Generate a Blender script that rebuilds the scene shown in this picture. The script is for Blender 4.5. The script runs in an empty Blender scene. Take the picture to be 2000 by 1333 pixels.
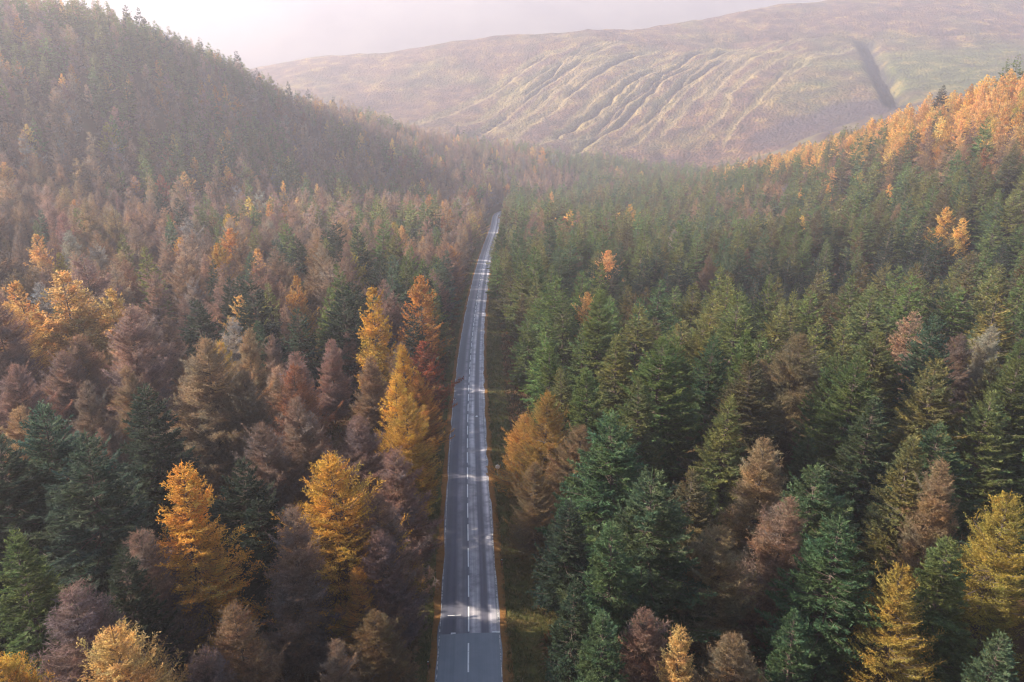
import bpy, math, random
import numpy as np

rng = np.random.default_rng(7)
random.seed(7)
R = math.radians
sc = bpy.context.scene
col = sc.collection

# ------------------------------------------------------------------ camera, sky, sun, exposure
CAM_Z = 46.969
PITCH = 19.22
SUN_AZ = -80.0      # degrees from the view direction (+Y), negative = towards -X
SUN_EL = 26.0
SUN_STRENGTH = 5.0
SKY_STRENGTH = 0.09
EXPOSURE = 1.72
HAZE_DENSITY = 0.00027
HAZE_ANISO = 0.32

cam_d = bpy.data.cameras.new('camera')
cam = bpy.data.objects.new('camera', cam_d)
col.objects.link(cam)
cam.location = (0, 0, CAM_Z)
cam.rotation_euler = (R(90 - PITCH), 0, 0)
cam_d.sensor_width = 36.0
cam_d.lens = 25.2
cam_d.clip_start = 0.5
cam_d.clip_end = 30000
sc.camera = cam

world = bpy.data.worlds.new('World')
sc.world = world
world.use_nodes = True
wn = world.node_tree
wn.nodes.clear()
w_out = wn.nodes.new('ShaderNodeOutputWorld')
w_bg = wn.nodes.new('ShaderNodeBackground')
w_sky = wn.nodes.new('ShaderNodeTexSky')
w_sky.sky_type = 'NISHITA'
w_sky.sun_disc = False
w_sky.sun_elevation = R(SUN_EL)
w_sky.sun_rotation = R(SUN_AZ)
w_sky.altitude = 300
w_sky.air_density = 1.0
w_sky.dust_density = 1.0
w_sky.ozone_density = 1.0
w_bg.inputs['Strength'].default_value = SKY_STRENGTH
wn.links.new(w_sky.outputs[0], w_bg.inputs[0])
wn.links.new(w_bg.outputs[0], w_out.inputs[0])

sun_d = bpy.data.lights.new('sun', 'SUN')
sun_d.energy = SUN_STRENGTH
sun_d.angle = R(0.6)
sun_d.color = (1.0, 0.885, 0.74)
sun = bpy.data.objects.new('sun', sun_d)
col.objects.link(sun)
sun.location = (-300, 200, 300)
sun.rotation_euler = (R(90 - SUN_EL), 0, R(180 - SUN_AZ))

sc.view_settings.view_transform = 'Standard'
sc.view_settings.look = 'None'
sc.view_settings.exposure = EXPOSURE
sc.view_settings.gamma = 1.0
sc.view_settings.use_curve_mapping = False
sc.render.engine = 'CYCLES'
sc.cycles.use_denoising = True
sc.cycles.max_bounces = 6
sc.cycles.diffuse_bounces = 3
sc.cycles.glossy_bounces = 2
sc.cycles.transmission_bounces = 3
sc.cycles.volume_bounces = 1
sc.cycles.use_adaptive_sampling = False
sc.cycles.filter_width = 1.15

# ------------------------------------------------------------------ helpers
def link(o, parent=None):
    col.objects.link(o)
    if parent is not None:
        o.parent = parent
    return o

def tag(o, label=None, cat=None, group=None, kind=None):
    if label: o['label'] = label
    if cat: o['category'] = cat
    if group: o['group'] = group
    if kind: o['kind'] = kind
    return o

def mesh_np(name, V, F, mats=(), smooth=False, mat_idx=None, attrs=None):
    """V (n,3), F (m,k) all faces of one size k."""
    me = bpy.data.meshes.new(name)
    V = np.asarray(V, np.float32); F = np.asarray(F, np.int32)
    n, (m, k) = len(V), F.shape
    me.vertices.add(n); me.vertices.foreach_set('co', V.ravel())
    me.loops.add(m * k); me.loops.foreach_set('vertex_index', F.ravel())
    me.polygons.add(m)
    me.polygons.foreach_set('loop_start', np.arange(0, m * k, k, dtype=np.int32))
    me.polygons.foreach_set('loop_total', np.full(m, k, np.int32))
    if mat_idx is not None:
        me.polygons.foreach_set('material_index', np.asarray(mat_idx, np.int32))
    me.polygons.foreach_set('use_smooth', np.full(m, smooth, bool))
    for a, (dom, typ, data) in (attrs or {}).items():
        at = me.attributes.new(a, typ, dom)
        key = 'value' if typ in ('FLOAT', 'INT') else ('color' if typ == 'FLOAT_COLOR' else 'vector')
        at.data.foreach_set(key, np.asarray(data).ravel())
    for mt in mats: me.materials.append(mt)
    me.update(calc_edges=True)
    return me

def sstep(a, b, x):
    t = np.clip((np.asarray(x, float) - a) / (b - a), 0, 1)
    return t * t * (3 - 2 * t)

def vnoise(x, y, scale, seed=0):
    """smooth value noise 0..1"""
    x = np.asarray(x, float) / scale + 1000.3; y = np.asarray(y, float) / scale + 1000.7
    xi = np.floor(x).astype(np.int64); yi = np.floor(y).astype(np.int64)
    fx = x - xi; fy = y - yi
    fx = fx * fx * (3 - 2 * fx); fy = fy * fy * (3 - 2 * fy)
    def h(a, b):
        n = (a * 374761393 + b * 668265263 + seed * 1442695041) & 0xffffffff
        n = ((n ^ (n >> 13)) * 1274126177) & 0xffffffff
        return ((n ^ (n >> 16)) & 0xffff) / 65535.0
    return (h(xi, yi) * (1 - fx) + h(xi + 1, yi) * fx) * (1 - fy) + (h(xi, yi + 1) * (1 - fx) + h(xi + 1, yi + 1) * fx) * fy

# ------------------------------------------------------------------ the lie of the land
#<TERRAIN>
GRADE = 0.085
ROAD_Y = np.array([-140, -60, 0, 52, 59, 69, 84, 102, 125.5, 162, 207, 235, 290, 356, 400, 474, 530, 590, 625, 655, 685, 720, 780])
ROAD_X = np.array([3.5, 0.5, -1.8, -3.8, -4.2, -4.9, -5.9, -7.1, -8.4, -10.0, -11.3, -11.8, -12.6, -12.8, -12.6, -12.1, -12.2, -13.0, -12.0, -6.0, 6.0, 26.0, 70.0])
def road_x(y):
    y = np.asarray(y, float)
    s = 0
    for d in (-18, -9, 0, 9, 18):
        s = s + np.interp(y + d, ROAD_Y, ROAD_X)
    return s / 5
def road_z(y):
    return -GRADE * np.asarray(y, float)

CTRL = [  # x, y, z of surveyed ground points
 # valley floor and near ground
 (-60,-150,14),(60,-150,13),(-60,0,1),(60,0,-1),(-140,0,6),(140,0,0),(-40,60,-4),(40,60,-6),(-60,110,-8),(60,110,-11),(40,200,-20),(-45,200,-16),
 (-87,126,-8),(-93,259,-21),(-148,231,-11),(100,197,-19),(106,329,-33),(143,506,-44),(60,420,-39),(-50,380,-30),(-55,500,-38),(70,600,-53),(30,700,-58),(150,715,-53),(60,850,-50),(-20,800,-46),
 # hillside across the road to the west, rising to its crest
 (-190,389,-12),(-244,401,19),(-160,577,-18),(-93,670,-26),(-286,570,81),(-264,606,62),(-244,667,54),(-217,732,29),(-163,799,9),(-119,868,-7),(-64,937,-22),(-223,268,4),(-369,473,77),
 (-500,600,112),(-520,350,104),(-460,150,66),(-400,0,45),(-420,800,70),(-350,1000,20),(-700,400,130),(-700,0,80),
 # valley head
 (0,986,-36),(136,979,-54),(225,923,-61),(274,822,-46),
 # hillside to the east
 (257,623,-10),(260,544,7),(264,465,22),(271,427,35),(293,409,45),(156,232,-9),(189,338,-9),(195,428,-24),(230,200,8),(300,150,25),(400,400,75),(450,600,45),(420,800,5),(500,100,60),(700,500,110),
 # moor: foot, face, crest
 (-73,1053,-32),(0,1061,-39),(147,1057,-52),(252,1032,-61),(343,985,-45),(490,1026,13),(675,1117,60),(864,1180,90),
 (-514,1606,98),(-370,1593,120),(-166,1567,138),(0,1551,151),(193,1545,166),(350,1518,147),(675,1462,138),(964,1468,157),(370,1605,183),(543,1665,208),(724,1717,235),(914,1765,254),(1157,1785,262),
 (-285,1414,63),(-134,1320,37),(0,1265,29),(169,1244,30),(337,1249,46),(493,1223,61),(716,1266,93),(857,1293,110),(-357,1320,37),(-600,1350,20),(-800,1600,60),
 (-370,1750,85),(-166,1730,95),(0,1720,110),(180,1700,140),(-700,1900,40),(0,2100,60),(-500,2300,20),(500,2500,150),(1300,1500,185),(1300,1000,110),(1100,700,110),(1800,2000,250),(0,3000,40),(1500,3000,200),(-1500,2500,20),(-1500,1000,100),(-1500,0,120),(1500,0,120),(0,-700,60),
]
CTRL = np.array(CTRL, float)
_MQ = 70.0
def _phi(d2): return np.sqrt(d2 + _MQ * _MQ)
def _fit():
    P = CTRL[:, :2]; z = CTRL[:, 2]; n = len(P)
    d2 = ((P[:, None] - P[None]) ** 2).sum(-1)
    A = np.zeros((n + 3, n + 3)); A[:n, :n] = -_phi(d2) + np.eye(n) * -0.0 + np.eye(n) * 6.0
    Q = np.c_[np.ones(n), P / 1000]; A[:n, n:] = Q; A[n:, :n] = Q.T
    return np.linalg.solve(A, np.r_[z, 0, 0, 0])
_W = _fit()
def base_z(x, y):
    x = np.asarray(x, float); y = np.asarray(y, float); sh = x.shape
    x = x.ravel(); y = y.ravel(); out = np.empty(len(x)); n = len(CTRL)
    for i in range(0, len(x), 20000):
        X = x[i:i+20000]; Y = y[i:i+20000]
        d2 = (X[:, None] - CTRL[None, :, 0]) ** 2 + (Y[:, None] - CTRL[None, :, 1]) ** 2
        out[i:i+20000] = -_phi(d2) @ _W[:n] + _W[n] + _W[n+1] * X / 1000 + _W[n+2] * Y / 1000
    return np.clip(out, -80, 262).reshape(sh)
FOREST_EDGE = np.array([(-900,900),(-520,760),(-300,760),(-217,800),(-163,850),(-119,910),(-64,965),(0,1010),(136,1002),(225,950),(265,880),(285,825),(290,640),(300,560),(310,480),(330,440),(420,420),(700,520)], float)
def edge_y(x): return np.interp(x, FOREST_EDGE[:, 0], FOREST_EDGE[:, 1])
def gully_cut(x, y):
    """depth of the erosion gullies that run slantwise down the moor face"""
    gr = np.random.default_rng(88)
    cut = np.zeros_like(x)
    for k in range(25):
        xt = 100 + k * 22 + gr.uniform(-11, 11); yt = gr.uniform(1400, 1500); ln = gr.uniform(300, 540); wd = gr.uniform(3.2, 6.5); dp = gr.uniform(3.0, 10.0)
        if k > 20: ln *= 0.5; dp *= 0.5
        ux, uy = -0.62 + gr.uniform(-0.05, 0.05), -0.78
        al = (x - xt) * ux + (y - yt) * uy
        pe = -(x - xt) * uy + (y - yt) * ux + (vnoise(al, al * 0 + k * 7, 70, 40 + k) - 0.5) * 22 + (vnoise(al, al * 0 + k * 3, 17, 60 + k) - 0.5) * 6
        pe = pe - (np.maximum(130 - al, 0) / 130) ** 2 * 45
        env = sstep(-10, 90, al) * (1 - sstep(ln * 0.6, ln, al))
        cut = np.maximum(cut, dp * env * np.exp(-(np.abs(pe) / wd) ** 1.15) * (0.55 + 0.9 * vnoise(al, pe * 0, 34, 80 + k)))
    return cut * sstep(1040, 1100, y) * (1 - sstep(1560, 1640, y))
def ground_z(x, y):
    x = np.asarray(x, float); y = np.asarray(y, float)
    z = base_z(x, y)
    z = z + (vnoise(x, y, 34, 1) - 0.5) * 2.4 + (vnoise(x, y, 11, 2) - 0.5) * 0.8
    # erosion gullies on the moor face
    moor = sstep(1040, 1120, y)
    face = sstep(1060, 1140, y) * (1 - sstep(1440, 1540, y)) * sstep(10, 150, x + (y - 1250) * 0.25) * (1 - sstep(400, 560, x))
    z = z - gully_cut(x, y)
    # one broad ravine further east
    xr = 200 + 0.32 * y + (vnoise(x * 0, y, 60, 8) - 0.5) * 16
    rv = np.exp(-(np.abs(x - xr) / 15.0) ** 2.2) * sstep(1040, 1090, y) * (1 - sstep(1440, 1490, y))
    z = z - rv * 20
    # peat edges along the plateau
    for yo, am, sl in ((1505, 5.0, 0.05), (1580, 4.0, -0.03)):
        ye = yo - sl * x + (vnoise(x, y * 0, 110, int(yo)) - 0.5) * 40
        z = z - am * sstep(300, 420, x) * np.exp(-(np.abs(y - ye) / 7.0) ** 1.5)
    z = z + moor * ((vnoise(x, y, 90, 3) - 0.5) * 9 + (vnoise(x, y, 26, 4) - 0.5) * 3.2 + (vnoise(x, y, 9, 14) - 0.5) * 1.5)
    # stream hollow east of the road
    tl = np.clip(((x - 15) * 125 + (y - 200) * 25) / (125.0 ** 2 + 25 ** 2), 0, 1)
    dl = np.hypot(x - 15 - tl * 125, y - 200 - tl * 25)
    z = z - 15.0 * np.exp(-(dl / 27.0) ** 2) * sstep(0.0, 0.25, tl)
    # the road bench cut into the valley floor
    d = np.abs(x - road_x(y)); w = (1 - sstep(5.5, 17, d)) * (1 - sstep(730, 800, y))
    z = z * (1 - w) + (road_z(y) - 0.06 - 0.12 * sstep(3.4, 6.5, d)) * w
    return z
#</TERRAIN>

# ------------------------------------------------------------------ materials
def new_mat(name):
    m = bpy.data.materials.new(name); m.use_nodes = True
    nt = m.node_tree; nt.nodes.clear()
    out = nt.nodes.new('ShaderNodeOutputMaterial')
    return m, nt, out
def N(nt, t, **kw):
    n = nt.nodes.new(t)
    for k, v in kw.items(): setattr(n, k, v)
    return n
def ramp(nt, fac, stops):
    r = N(nt, 'ShaderNodeValToRGB')
    e = r.color_ramp.elements
    while len(e) < len(stops): e.new(0.5)
    for el, (p, c) in zip(e, stops):
        el.position = p; el.color = (*c, 1)
    nt.links.new(fac, r.inputs[0]); return r.outputs[0]
def noise(nt, vec, scale, detail=4, rough=0.55):
    n = N(nt, 'ShaderNodeTexNoise'); n.inputs['Scale'].default_value = scale
    n.inputs['Detail'].default_value = detail; n.inputs['Roughness'].default_value = rough
    if vec is not None: nt.links.new(vec, n.inputs['Vector'])
    return n.outputs['Fac']
def mixc(nt, fac, a, b, mode='MIX'):
    m = N(nt, 'ShaderNodeMix', data_type='RGBA', blend_type=mode)
    if isinstance(fac, (int, float)): m.inputs[0].default_value = fac
    else: nt.links.new(fac, m.inputs[0])
    for s, v in ((6, a), (7, b)):
        if isinstance(v, tuple): m.inputs[s].default_value = (*v, 1)
        else: nt.links.new(v, m.inputs[s])
    return m.outputs[2]
def math_n(nt, op, a, b=None, clamp=False):
    m = N(nt, 'ShaderNodeMath', operation=op, use_clamp=clamp)
    for i, v in enumerate((a, b)):
        if v is None: continue
        if isinstance(v, (int, float)): m.inputs[i].default_value = v
        else: nt.links.new(v, m.inputs[i])
    return m.outputs[0]
def principled(nt, out, color, rough=0.9, bump=None, bump_d=0.1, bump_s=1.0, spec=0.3):
    b = N(nt, 'ShaderNodeBsdfPrincipled')
    if isinstance(color, tuple): b.inputs['Base Color'].default_value = (*color, 1)
    else: nt.links.new(color, b.inputs['Base Color'])
    if isinstance(rough, (int, float)): b.inputs['Roughness'].default_value = rough
    else: nt.links.new(rough, b.inputs['Roughness'])
    b.inputs['Specular IOR Level'].default_value = spec
    if bump is not None:
        bp = N(nt, 'ShaderNodeBump'); bp.inputs['Distance'].default_value = bump_d; bp.inputs['Strength'].default_value = bump_s
        nt.links.new(bump, bp.inputs['Height']); nt.links.new(bp.outputs[0], b.inputs['Normal'])
    nt.links.new(b.outputs[0], out.inputs[0])
    return b

def mat_plain(name, c, rough=0.7, spec=0.3, nscale=8.0, var=0.25):
    m, nt, out = new_mat(name)
    tc = N(nt, 'ShaderNodeTexCoord').outputs['Object']
    f = noise(nt, tc, nscale)
    c2 = tuple(v * (1 - var) for v in c); c3 = tuple(min(1, v * (1 + var)) for v in c)
    principled(nt, out, ramp(nt, f, [(0.3, c2), (0.7, c3)]), rough, spec=spec)
    return m

def mat_foliage(name, source, transl):
    """source: 'OBJECT' reads the object's colour, 'INSTANCER' the tint of a scattered copy."""
    m, nt, out = new_mat(name)
    if source == 'OBJECT':
        tint = N(nt, 'ShaderNodeObjectInfo').outputs['Color']
    else:
        tint = N(nt, 'ShaderNodeAttribute', attribute_type='INSTANCER', attribute_name='tint').outputs['Color']
    tone = N(nt, 'ShaderNodeAttribute', attribute_type='GEOMETRY', attribute_name='tone').outputs['Fac']
    k = math_n(nt, 'MULTIPLY_ADD', tone, 0.95); k.node.inputs[2].default_value = 0.58
    tc = N(nt, 'ShaderNodeTexCoord').outputs['Object']
    nz = noise(nt, tc, 0.7, 2)
    drift = noise(nt, tc, 0.22, 3)
    warm = mixc(nt, 1.0, tint, (1.30, 1.02, 0.70), 'MULTIPLY'); cool = mixc(nt, 1.0, tint, (0.78, 0.98, 1.15), 'MULTIPLY')
    tint2 = mixc(nt, ramp(nt, drift, [(0.32, (0, 0, 0)), (0.68, (1, 1, 1))]), cool, warm)
    hue = N(nt, 'ShaderNodeHueSaturation')
    nt.links.new(tint2, hue.inputs['Color'])
    hv = math_n(nt, 'MULTIPLY_ADD', nz, 0.07); hv.node.inputs[2].default_value = 0.465
    nt.links.new(hv, hue.inputs['Hue']); nt.links.new(k, hue.inputs['Value'])
    d = N(nt, 'ShaderNodeBsdfPrincipled'); d.inputs['Roughness'].default_value = 0.75; d.inputs['Specular IOR Level'].default_value = 0.25
    nt.links.new(hue.outputs[0], d.inputs['Base Color'])
    t = N(nt, 'ShaderNodeBsdfTranslucent'); nt.links.new(hue.outputs[0], t.inputs['Color'])
    mx = N(nt, 'ShaderNodeMixShader'); mx.inputs[0].default_value = transl
    nt.links.new(d.outputs[0], mx.inputs[1]); nt.links.new(t.outputs[0], mx.inputs[2])
    nt.links.new(mx.outputs[0], out.inputs[0])
    return m
M_LEAF = mat_foliage('needles', 'OBJECT', 0.45)
M_LEAF_I = mat_foliage('needles_of_stand', 'INSTANCER', 0.45)
M_BARK = mat_plain('bark', (0.10, 0.075, 0.06), 0.9, nscale=3.0, var=0.4)

def mat_floor():
    m, nt, out = new_mat('forest_floor')
    g = N(nt, 'ShaderNodeNewGeometry').outputs['Position']
    a = noise(nt, g, 0.12, 6); b = noise(nt, g, 1.3, 6); c = noise(nt, g, 0.03, 3)
    c1 = ramp(nt, a, [(0.32, (0.045, 0.026, 0.015)), (0.5, (0.085, 0.045, 0.022)), (0.68, (0.05, 0.055, 0.02))])
    c2 = mixc(nt, math_n(nt, 'MULTIPLY', b, 0.55), c1, (0.13, 0.075, 0.035))
    op = N(nt, 'ShaderNodeAttribute', attribute_type='GEOMETRY', attribute_name='open').outputs['Fac']
    heath = ramp(nt, noise(nt, g, 0.03, 6, 0.65), [(0.34, (0.036, 0.020, 0.024)), (0.5, (0.075, 0.055, 0.04)), (0.66, (0.13, 0.115, 0.05))])
    c2 = mixc(nt, op, c2, heath)
    principled(nt, out, c2, 0.95, b, 0.25, 1.0, 0.1)
    return m
def mat_moor():
    m, nt, out = new_mat('heather_moor')
    geo = N(nt, 'ShaderNodeNewGeometry'); g = geo.outputs['Position']
    big = noise(nt, g, 0.009, 6, 0.65); mid = noise(nt, g, 0.03, 6, 0.65); fine = noise(nt, g, 0.35, 4, 0.7)
    vor = N(nt, 'ShaderNodeTexVoronoi'); vor.inputs['Scale'].default_value = 0.22; nt.links.new(g, vor.inputs['Vector'])
    heather = ramp(nt, mid, [(0.36, (0.024, 0.011, 0.017)), (0.46, (0.060, 0.028, 0.032)), (0.56, (0.115, 0.060, 0.038)), (0.66, (0.20, 0.13, 0.05))])
    grass = ramp(nt, mid, [(0.36, (0.026, 0.038, 0.018)), (0.52, (0.060, 0.076, 0.026)), (0.66, (0.16, 0.13, 0.045))])
    sep = N(nt, 'ShaderNodeSeparateXYZ'); nt.links.new(g, sep.inputs[0])
    # the eastern face is grassy, the western heathery
    e = math_n(nt, 'MULTIPLY_ADD', sep.outputs['X'], 1 / 300.0); e.node.inputs[2].default_value = -1.25
    up = math_n(nt, 'MULTIPLY_ADD', sep.outputs['Z'], -1 / 60.0); up.node.inputs[2].default_value = 2.6
    e = math_n(nt, 'MULTIPLY', math_n(nt, 'ADD', e, 0.0, True), math_n(nt, 'ADD', up, 0.0, True))
    mask = math_n(nt, 'ADD', e, math_n(nt, 'MULTIPLY_ADD', big, 3.0))
    mask.node.inputs[1].links[0].from_node.inputs[2].default_value = -1.45
    mask = math_n(nt, 'ADD', mask, 0.0, True)
    c = mixc(nt, mask, heather, grass)
    tuft = ramp(nt, vor.outputs['Distance'], [(0.0, (0.62, 0.62, 0.62)), (0.6, (1.25, 1.2, 1.15))])
    c = mixc(nt, 0.8, c, tuft, 'MULTIPLY')
    c = mixc(nt, math_n(nt, 'MULTIPLY', fine, 0.35), c, (0.13, 0.095, 0.055))
    # light and shade of the gullies painted in: pale grassy banks, dark peat beds
    gu = N(nt, 'ShaderNodeAttribute', attribute_type='GEOMETRY', attribute_name='gully').outputs['Fac']
    bank = ramp(nt, math_n(nt, 'MULTIPLY', gu, 0.1), [(0.02, (0, 0, 0)), (0.10, (1, 1, 1)), (0.35, (0.9, 0.9, 0.9)), (0.6, (0, 0, 0))])
    c = mixc(nt, math_n(nt, 'MULTIPLY', bank, math_n(nt, 'MULTIPLY', mid, 0.8)), c, (0.30, 0.235, 0.10))
    bed = ramp(nt, math_n(nt, 'MULTIPLY', gu, 0.1), [(0.45, (0, 0, 0)), (0.8, (0.8, 0.8, 0.8))])
    c = mixc(nt, bed, c, (0.05, 0.038, 0.036))
    # dark heather flat at the foot of the slope, its shadow painted in
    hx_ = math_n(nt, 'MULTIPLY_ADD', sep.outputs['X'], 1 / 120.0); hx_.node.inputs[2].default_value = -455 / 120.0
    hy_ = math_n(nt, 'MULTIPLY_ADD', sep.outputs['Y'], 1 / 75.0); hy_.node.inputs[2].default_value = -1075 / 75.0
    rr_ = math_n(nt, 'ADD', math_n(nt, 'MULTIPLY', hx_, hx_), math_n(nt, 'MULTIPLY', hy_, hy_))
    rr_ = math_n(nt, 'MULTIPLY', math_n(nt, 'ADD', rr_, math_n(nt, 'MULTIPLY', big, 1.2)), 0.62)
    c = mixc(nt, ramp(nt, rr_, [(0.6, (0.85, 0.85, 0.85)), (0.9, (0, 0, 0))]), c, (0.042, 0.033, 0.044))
    # dark strip down the eastern ravine
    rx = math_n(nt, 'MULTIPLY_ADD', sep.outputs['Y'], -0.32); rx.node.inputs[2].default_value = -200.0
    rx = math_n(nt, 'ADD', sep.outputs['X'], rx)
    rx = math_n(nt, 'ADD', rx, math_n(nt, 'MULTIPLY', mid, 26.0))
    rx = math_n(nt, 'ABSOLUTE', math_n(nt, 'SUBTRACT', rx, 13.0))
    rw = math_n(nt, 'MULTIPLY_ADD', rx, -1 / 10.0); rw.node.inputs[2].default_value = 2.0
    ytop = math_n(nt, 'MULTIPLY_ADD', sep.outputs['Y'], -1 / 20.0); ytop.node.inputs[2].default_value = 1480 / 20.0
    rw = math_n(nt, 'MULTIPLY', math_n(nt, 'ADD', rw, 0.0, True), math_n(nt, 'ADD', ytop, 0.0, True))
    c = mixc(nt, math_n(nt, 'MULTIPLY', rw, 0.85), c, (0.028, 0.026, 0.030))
    hgt = math_n(nt, 'ADD', math_n(nt, 'MULTIPLY', vor.outputs['Distance'], -1.0), fine)
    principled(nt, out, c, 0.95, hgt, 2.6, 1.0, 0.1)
    return m
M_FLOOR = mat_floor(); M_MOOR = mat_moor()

# ------------------------------------------------------------------ the ground
def axis(parts):
    out = []
    for a, b, s in parts:
        n = max(1, int(round((b - a) / s))); out.append(np.linspace(a, b, n, endpoint=False))
    return np.concatenate(out + [[parts[-1][1]]])
def terrain(name, xs, ys, mat):
    X, Y = np.meshgrid(xs, ys); Z = ground_z(X, Y)
    nx, ny = len(xs), len(ys)
    i = np.arange(nx * ny).reshape(ny, nx)
    F = np.stack([i[:-1, :-1], i[:-1, 1:], i[1:, 1:], i[1:, :-1]], -1).reshape(-1, 4)
    at = {'gully': ('POINT', 'FLOAT', gully_cut(X, Y).astype(np.float32).ravel())} if name == 'moorland_hill' else {'open': ('POINT', 'FLOAT', sstep(4, 22, Y - edge_y(X)).astype(np.float32).ravel())}
    me = mesh_np(name, np.stack([X, Y, Z], -1).reshape(-1, 3), F, [mat], True, attrs=at)
    return link(bpy.data.objects.new(name, me))
Y_SPLIT = 1030.0
xs_near = axis([(-4000, -900, 260), (-900, -400, 25), (-400, -60, 8), (-60, -24, 3), (-24, 12, 1.0), (12, 60, 3), (60, 420, 8), (420, 900, 25), (900, 4000, 260)])
xs_moor = axis([(-4000, -1100, 240), (-1100, -600, 25), (-600, 20, 8), (20, 640, 3.0), (640, 1300, 8), (1300, 2000, 30), (2000, 4000, 250)])
g1 = terrain('ground', xs_near, axis([(-900, -140, 40), (-140, 300, 3), (300, Y_SPLIT, 6)]), M_FLOOR)
tag(g1, 'brown needle-strewn forest floor under the conifers', kind='structure')
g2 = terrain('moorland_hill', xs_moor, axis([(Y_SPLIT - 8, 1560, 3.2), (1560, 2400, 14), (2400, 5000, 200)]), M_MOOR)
tag(g2, 'heather moor hillside with erosion gullies beyond the forest', kind='structure')
g2.location.z = -0.3
def far_hill():
    xs = axis([(-4000, 4000, 60)]); ys = axis([(1950, 3000, 50), (3000, 5000, 200)])
    X, Y = np.meshgrid(xs, ys)
    crest = 366 - 14 * vnoise(X, Y * 0, 900, 51) - 8 * vnoise(X, Y * 0, 260, 52)
    t = sstep(1950, 2650, Y)
    Z = -60 + (crest + 60) * t ** 0.85 + (vnoise(X, Y, 170, 53) - 0.5) * 26 * np.sin(t * math.pi) + (vnoise(X, Y, 70, 54) - 0.5) * 8 * np.sin(t * math.pi)
    Z = Z - 0.02 * np.maximum(Y - 2650, 0)
    i = np.arange(X.size).reshape(X.shape)
    F = np.stack([i[:-1, :-1], i[:-1, 1:], i[1:, 1:], i[1:, :-1]], -1).reshape(-1, 4)
    m, nt, out = new_mat('pale_far_grass')
    g = N(nt, 'ShaderNodeNewGeometry').outputs['Position']
    principled(nt, out, ramp(nt, noise(nt, g, 0.004, 6, 0.6), [(0.35, (0.075, 0.062, 0.066)), (0.65, (0.13, 0.11, 0.10))]), 0.95, spec=0.1)
    o = link(bpy.data.objects.new('distant_hill', mesh_np('distant_hill', np.stack([X, Y, Z], -1).reshape(-1, 3), F, [m], True)))
    return tag(o, 'pale distant hillside dissolving in haze behind the moor', kind='structure')
far_hill()

# ------------------------------------------------------------------ the road
HALF = 3.25
def mat_asphalt(name, streaks, c_lo, c_hi):
    m, nt, out = new_mat(name)
    uv = N(nt, 'ShaderNodeAttribute', attribute_type='GEOMETRY', attribute_name='lane').outputs['Vector']
    sep = N(nt, 'ShaderNodeSeparateXYZ'); nt.links.new(uv, sep.inputs[0])
    st = N(nt, 'ShaderNodeCombineXYZ')
    nt.links.new(sep.outputs['X'], st.inputs[0])
    nt.links.new(math_n(nt, 'MULTIPLY', sep.outputs['Y'], 0.012), st.inputs[1])
    s = noise(nt, st.outputs[0], 1.6, 5, 0.6)
    g = noise(nt, uv, 0.5, 7, 0.65); fine = noise(nt, uv, 9.0, 3)
    if streaks:
        track = ramp(nt, math_n(nt, 'MULTIPLY_ADD', sep.outputs['X'], 1 / 6.5), [
            (0.0, (0.16, 0.16, 0.18)), (0.10, (0.075, 0.08, 0.11)), (0.24, (0.045, 0.045, 0.075)), (0.36, (0.24, 0.225, 0.25)), (0.47, (0.08, 0.085, 0.12)),
            (0.56, (0.50, 0.47, 0.48)), (0.63, (0.56, 0.53, 0.54)), (0.70, (0.075, 0.07, 0.10)), (0.79, (0.10, 0.095, 0.12)), (0.87, (0.56, 0.53, 0.55)), (1.0, (0.30, 0.29, 0.30))])
        track.node.inputs[0].links[0].from_node.inputs[2].default_value = 0.5
        f2 = ramp(nt, s, [(0.34, (0.35, 0.35, 0.36)), (0.66, (1.45, 1.42, 1.4))])
        c = mixc(nt, 0.85, track, f2, 'MULTIPLY')
        c = mixc(nt, ramp(nt, g, [(0.42, (0, 0, 0)), (0.68, (0.85, 0.85, 0.85))]), c, (0.075, 0.075, 0.095))
    else:
        c = ramp(nt, math_n(nt, 'ADD', math_n(nt, 'MULTIPLY', s, 0.6), math_n(nt, 'MULTIPLY', g, 0.4)), [(0.38, c_lo), (0.62, c_hi)])
    c = mixc(nt, math_n(nt, 'MULTIPLY', fine, 0.12), c, (0.15, 0.15, 0.155))
    rough = math_n(nt, 'MULTIPLY_ADD', s, 0.3); rough.node.inputs[2].default_value = 0.42
    principled(nt, out, c, rough, fine, 0.01, 0.5, 0.5)
    return m
M_OLD = mat_asphalt('worn_asphalt', True, None, None)
M_NEW = mat_asphalt('fresh_asphalt', False, (0.12, 0.145, 0.17), (0.19, 0.21, 0.23))

def mat_paint(name, c, wear):
    m, nt, out = new_mat(name)
    g = N(nt, 'ShaderNodeNewGeometry').outputs['Position']
    f = noise(nt, g, 3.0, 5, 0.7)
    principled(nt, out, ramp(nt, f, [(wear, (0.13, 0.13, 0.14)), (wear + 0.12, c)]), 0.6, spec=0.3)
    return m
M_PAINT = mat_paint('road_paint', (0.72, 0.72, 0.70), 0.30)
M_EDGE = mat_paint('worn_edge_paint', (0.5, 0.48, 0.45), 0.44)
M_SEAM = mat_paint('seam_sealant', (0.62, 0.62, 0.60), 0.33)

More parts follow.
